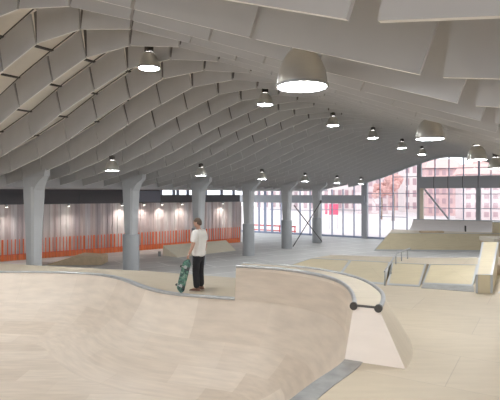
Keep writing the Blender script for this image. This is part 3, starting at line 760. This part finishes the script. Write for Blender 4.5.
body0 = skin_mesh('body', [P_[k] for k in ks], [(ix[a], ix[b]) for a, b in E_], [Rd[k] for k in ks], M['skin'])
# head: shaped ball with brow, nose, chin, ears
hb_ = MB(); hc = Vector((0, .035, 1.615)); nn = 28; vs = []; fs = []
for i in range(nn // 2 + 1):
    ph = math.pi * i / (nn // 2)
    for k in range(nn):
        a = 2*math.pi*k/nn; dx, dy, dz = math.sin(ph)*math.cos(a), math.sin(ph)*math.sin(a), -math.cos(ph)
        x, y, z = dx*.083, dy*.106, dz*.122
        if dz < 0: x *= 1 + .28*dz; y *= 1 + (.12 if dy > 0 else .32) * dz
        if dy > .55 and abs(dx) < .32 and -.35 < dz < .12: y += .022 * (1 - abs(dx)/.32) * (1 - abs(dz + .18) / .32 if abs(dz + .18) < .32 else 0)
        if dy > .6 and .05 < dz < .32: y += .004
        if dy > .5 and -.05 < dz < .12 and .2 < abs(dx) < .55: y -= .007
        if dy > .3 and dz < -.72: y += .012
        vs.append(hc + Vector((x, y, z)))
for i in range(nn // 2):
    for k in range(nn): fs.append((i*nn+k, i*nn+(k+1) % nn, (i+1)*nn+(k+1) % nn, (i+1)*nn+k))
hb_.add(vs, fs)
for sx in (-1, 1): hb_.ball((sx * .084, .022, 1.61), (.012, .022, .033), 10)
head0 = hb_.mesh('head', M['skin'], True)
def hand(w, tip, side, grip):
    w, tip = Vector(w), Vector(tip); d = (tip - w).normalized(); fwd = Vector((0, 1, 0)); fwd = (fwd - d * fwd.dot(d)).normalized(); inw = d.cross(fwd) * 1.0
    if inw.x * side > 0: inw = -inw                      # towards the thigh
    pts = [w, w + d * .045, w + d * .085]; ed = [(0, 1), (1, 2)]; rad = [.026, (.036, .018), (.036, .016)]
    for off, ln in ((.030, .070), (.010, .080), (-.010, .074), (-.029, .058)):
        b = w + d * .08 + fwd * off; n0 = len(pts); c = .9 if grip else .35
        k1 = b + d * ln * .45 + inw * ln * .12; k2 = k1 + (d * (1 - c) + inw * c).normalized() * ln * .4; k3 = k2 + (d * (1 - 1.6 * c) + inw * c).normalized() * ln * .3
        pts += [b, k1, k2, k3]; ed += [(2, n0), (n0, n0+1), (n0+1, n0+2), (n0+2, n0+3)]; rad += [.0105, .0095, .009, .008]
    n0 = len(pts); b = w + d * .03 + fwd * .028; pts += [b, b + d * .03 + fwd * .02 + inw * .012, b + d * .058 + fwd * .022 + inw * .028]; ed += [(1, n0), (n0, n0+1), (n0+1, n0+2)]; rad += [.013, .011, .009]
    return skin_mesh('hand', [tuple(p) for p in pts], ed, rad, M['skin'], 1)
lhm = hand(P_['lw'], LH, -1, True); rhm = hand(P_['rw'], RH, 1, False)
link('body', merge_mesh('body', [body0, head0, lhm, rhm], M['skin']), man)
for sx in (-1, 1): MB().ball((sx * .03, .134, 1.625), (.011, .006, .006), 8).build('eye', M['eye'], man, True)
MB().ball((0, .130, 1.552), (.022, .006, .006), 8).build('mouth', M['lip'], man, True)
hm = MB(); vs = []; fs = []; nn = 24
for i in range(9):
    ph = math.radians(6 + i * 10.5)
    for k in range(nn):
        a = 2*math.pi*k/nn; dy = math.sin(ph)*math.sin(a); dz = math.cos(ph)
        dy, dz = dy * .88 - dz * .47, dz * .88 + dy * .47      # the hairline sits high in front, low at the nape
        vs.append(hc + Vector((math.sin(ph)*math.cos(a)*.083*1.03, dy*.106*1.03 - .003, dz*.122*1.03)))
for i in range(8):
    for k in range(nn): fs.append((i*nn+k, i*nn+(k+1) % nn, (i+1)*nn+(k+1) % nn, (i+1)*nn+k))
fs.append(tuple(range(nn)))
hm.add(vs, fs).build('hair', M['hair'], man, True)
def mid(a, b, f): return tuple(Vector(P_[a]).lerp(Vector(P_[b]), f))
tp_ = [(0, 0, .79), (0, 0, .94), (0, -.005, 1.12), (0, -.005, 1.31), (0, -.012, 1.45), P_['ls'], mid('ls', 'le', .45), mid('ls', 'le', .78), P_['rs'], mid('rs', 're', .45), mid('rs', 're', .78)]
tee = skin_mesh('t_shirt', tp_, [(0, 1), (1, 2), (2, 3), (3, 4), (3, 5), (5, 6), (6, 7), (3, 8), (8, 9), (9, 10)],
                [(.21, .17), (.20, .16), (.19, .15), (.19, .15), (.09, .085), .10, .085, .09, .10, .085, .09], M['tee'], 2, 2)
link('t_shirt', tee, man)
jp = [(0, 0, .98), (0, 0, .88), (-.085, 0, .76), P_['lk'], (-.112, -.02, .07), (.085, 0, .76), P_['rk'], (.132, .02, .07)]
jn = skin_mesh('trousers', jp, [(0, 1), (1, 2), (2, 3), (3, 4), (1, 5), (5, 6), (6, 7)], [(.15, .12), (.155, .12), .10, .085, .08, .10, .085, .08], M['jeans'], 2)
link('trousers', jn, man)
for k, (ax, ay, rz) in enumerate(((-.112, -.02, .15), (.132, .02, -.2))):
    sm = MB(); prof_ = [(-.085, .030, .03), (-.06, .042, .085), (0, .044, .095), (.07, .046, .065), (.13, .048, .05), (.175, .036, .035), (.19, .015, .025)]
    vs = []; fs = []
    for y, w, h in prof_:
        vs += [(-w, y, .022), (-w*.9, y, h*.6+.012), (-w*.45, y, h+.012), (w*.45, y, h+.012), (w*.9, y, h*.6+.012), (w, y, .022)]
    for i in range(len(prof_)-1):
        for j in range(6): fs.append((i*6+j, i*6+(j+1) % 6, i*6+6+(j+1) % 6, i*6+6+j))
    fs += [tuple(range(6)), tuple(range(36, 42))]
    so = sm.add(vs, fs).build('shoe', M['shoe'], man, True); so.location = (ax, ay, 0); so.rotation_euler = (0, 0, rz)
    sv = [(-w*1.05, y*1.03) for y, w, h in prof_] + [(w*1.05, y*1.03) for y, w, h in prof_[::-1]]
    MB().prism(sv[::-1], .001, .026).build('sole', M['sole'], so)

# ---------------------------------------------------------------- outside, beyond the glass
gr = MB().prism([p[:2] for p in (V(90, T_END + .1), V(-60, T_END + .1), V(-60, 190), V(90, 190))], FLOOR - .25, FLOOR - .02)
struct(gr.build('ground', M['paving']))
gl = MB().prism([p[:2] for p in (W0 + WD * (-30) + Vector((-.5, .7, 0)), W0 + WD * (WL) + Vector((-.5, .7, 0)), V(29, T_END), V(90, T_END), V(90, 0))], FLOOR - .25, FLOOR - .02)
struct(gl.build('ground_side', M['paving']))
def building(x0, x1, ytop, D, dep, m, label, cols, rows, group='buildings beyond the glass', roof=True, yb0=.18):
    X0, X1 = (x0 - 250) / F * D, (x1 - 250) / F * D; H = EYE + (HZ - ytop) * D / F - FLOOR
    b = thing('building', label, 'building', (X0, D, FLOOR - .02), 0, group); w = X1 - X0
    MB().box((0, 0, 0), (w, dep, H)).build('walls', m, b)
    if roof: MB().hexa([(-.4, -.5, H), (w + .4, -.5, H), (w + .4, dep, H), (-.4, dep, H)], [(.6, dep * .3, H + 1.6), (w - .6, dep * .3, H + 1.6), (w - .6, dep, H + 1.6), (.6, dep, H + 1.6)]).build('roof', M['rooftile'], b)
    cw = w / cols; rh = H / rows; ww, wh = min(1.1, cw * .5), min(1.6, rh * .55)
    wm = MB().box((-ww/2, -.06, -wh/2), (ww/2, .05, wh/2)).mesh('window', M['winext'])
    for i in range(cols):
        for j in range(rows):
            o = link('window', wm, b); o.location = (cw * (i + .5), 0, rh * (j + .55))
    return b
building(360, 388, 165, 92, 4, M['render1'], 'pale pink block seen through the glass left of the white house', 4, 4)
building(388, 402, 152, 112, 4, M['render2'], 'narrow rosy building seen just left of the tall post', 2, 6)
building(404, 425, 140, 100, 4, M['render3'], 'tall white house seen directly left of the tall steel post', 3, 6, roof=False)
building(427, 461, 168, 84, 3, M['render2'], 'rosy apartment block behind the high beam', 5, 5)
building(464, 500, 174, 72, 3, M['render1'], 'pale apartment block at the right end of the glazing', 4, 5)
building(502, 560, 165, 84, 12, M['render2'], 'rosy block at the far right beyond the glazing', 6, 5)
building(255, 300, 170, 117, 10, M['render3'], 'low white building seen between the far columns', 6, 4, roof=False)
building(302, 357, 176, 105, 10, M['render3'], 'long white building seen right of the farthest column', 8, 3)
def tree(px, y, D, r, label):
    p = Vector(((px - 250) / F * D, D, FLOOR)); h = (HZ - y) * D / F + EYE - FLOOR
    t = thing('tree', label, 'tree', p, 0, 'trees beyond the glass'); random.seed(px)
    MB().tube([(0, 0, 0), (.1, 0, h * .5), (0, .1, h * .8)], [.22, .16, .08], 8).build('trunk', M['bark'], t)
    mb = MB()
    for k in range(26):
        a = random.random() * 6.28; rr = random.random() ** .5 * r; z = h * .62 + random.random() * h * .35
        mb.ball((math.cos(a) * rr, math.sin(a) * rr, z), .35 * r + random.random() * .3 * r, 8)
    mb.build('crown', M['crown'], t)
tree(393, 174, 68, 1.1, 'reddish tree outside, left of the white house')
tree(381, 181, 72, .9, 'smaller reddish tree outside, left of the larger one')
sg = thing('sign', 'plain pink-red sign panel outside, right of the farthest column', 'sign', Vector(((329 - 250) / F * 52, 52, FLOOR)))
MB().box((0, 0, 1.55), (1.0, .08, 2.72)).build('sign_panel', M['sign'], sg)
MB().box((-.42, .02, 1.6), (-.16, .08, 2.72)).build('sign_panel', M['sign'], sg)
for x in (.1, .9): MB().tube([(x, .1, 0), (x, .1, 2.7)], .03, 8).build('post', M['edge'], sg)
hb2 = thing('barrier', 'low red barrier outside, seen between the fourth and fifth columns', 'barrier', V(26, T_END + 1.5, FLOOR), -TH)
MB().box((-2, -.03, .55), (3.4, .03, .68)).build('rail', M['red'], hb2); MB().box((-2, -.03, .1), (3.4, .03, .2)).build('rail', M['red'], hb2)
for k in range(4): MB().box((-2 + k * 1.75, -.04, 0), (-1.9 + k * 1.75, .04, .7)).build('post', M['red'], hb2)

# ---------------------------------------------------------------- light and camera
w = bpy.data.worlds.new('sky'); S.world = w; w.use_nodes = True
bg = w.node_tree.nodes['Background']; bg.inputs[0].default_value = (.92, .96, 1.0, 1); bg.inputs[1].default_value = 1.7
sun = bpy.data.lights.new('sun', 'SUN'); sun.energy = .7; sun.angle = math.radians(20); sun.color = (1, .95, .9)
so = bpy.data.objects.new('sun', sun); COL.objects.link(so); so.rotation_euler = (math.radians(50), 0, math.radians(35))

cam = bpy.data.cameras.new('camera'); cam.sensor_width = 36; cam.lens = F / 500 * 36; cam.shift_y = -(200 - HZ) / 500
co = bpy.data.objects.new('camera', cam); COL.objects.link(co); co.location = (0, 0, EYE); co.rotation_euler = (math.radians(90), 0, 0)
cam.clip_start = .05; cam.clip_end = 600
S.camera = co
vs_ = S.view_settings; vs_.view_transform = 'Standard'; vs_.look = 'None'; vs_.gamma = 1; vs_.use_curve_mapping = False; vs_.exposure = 0.45
S.cycles.use_denoising = True
S.cycles.max_bounces = 10; S.cycles.diffuse_bounces = 6; S.cycles.transparent_max_bounces = 16
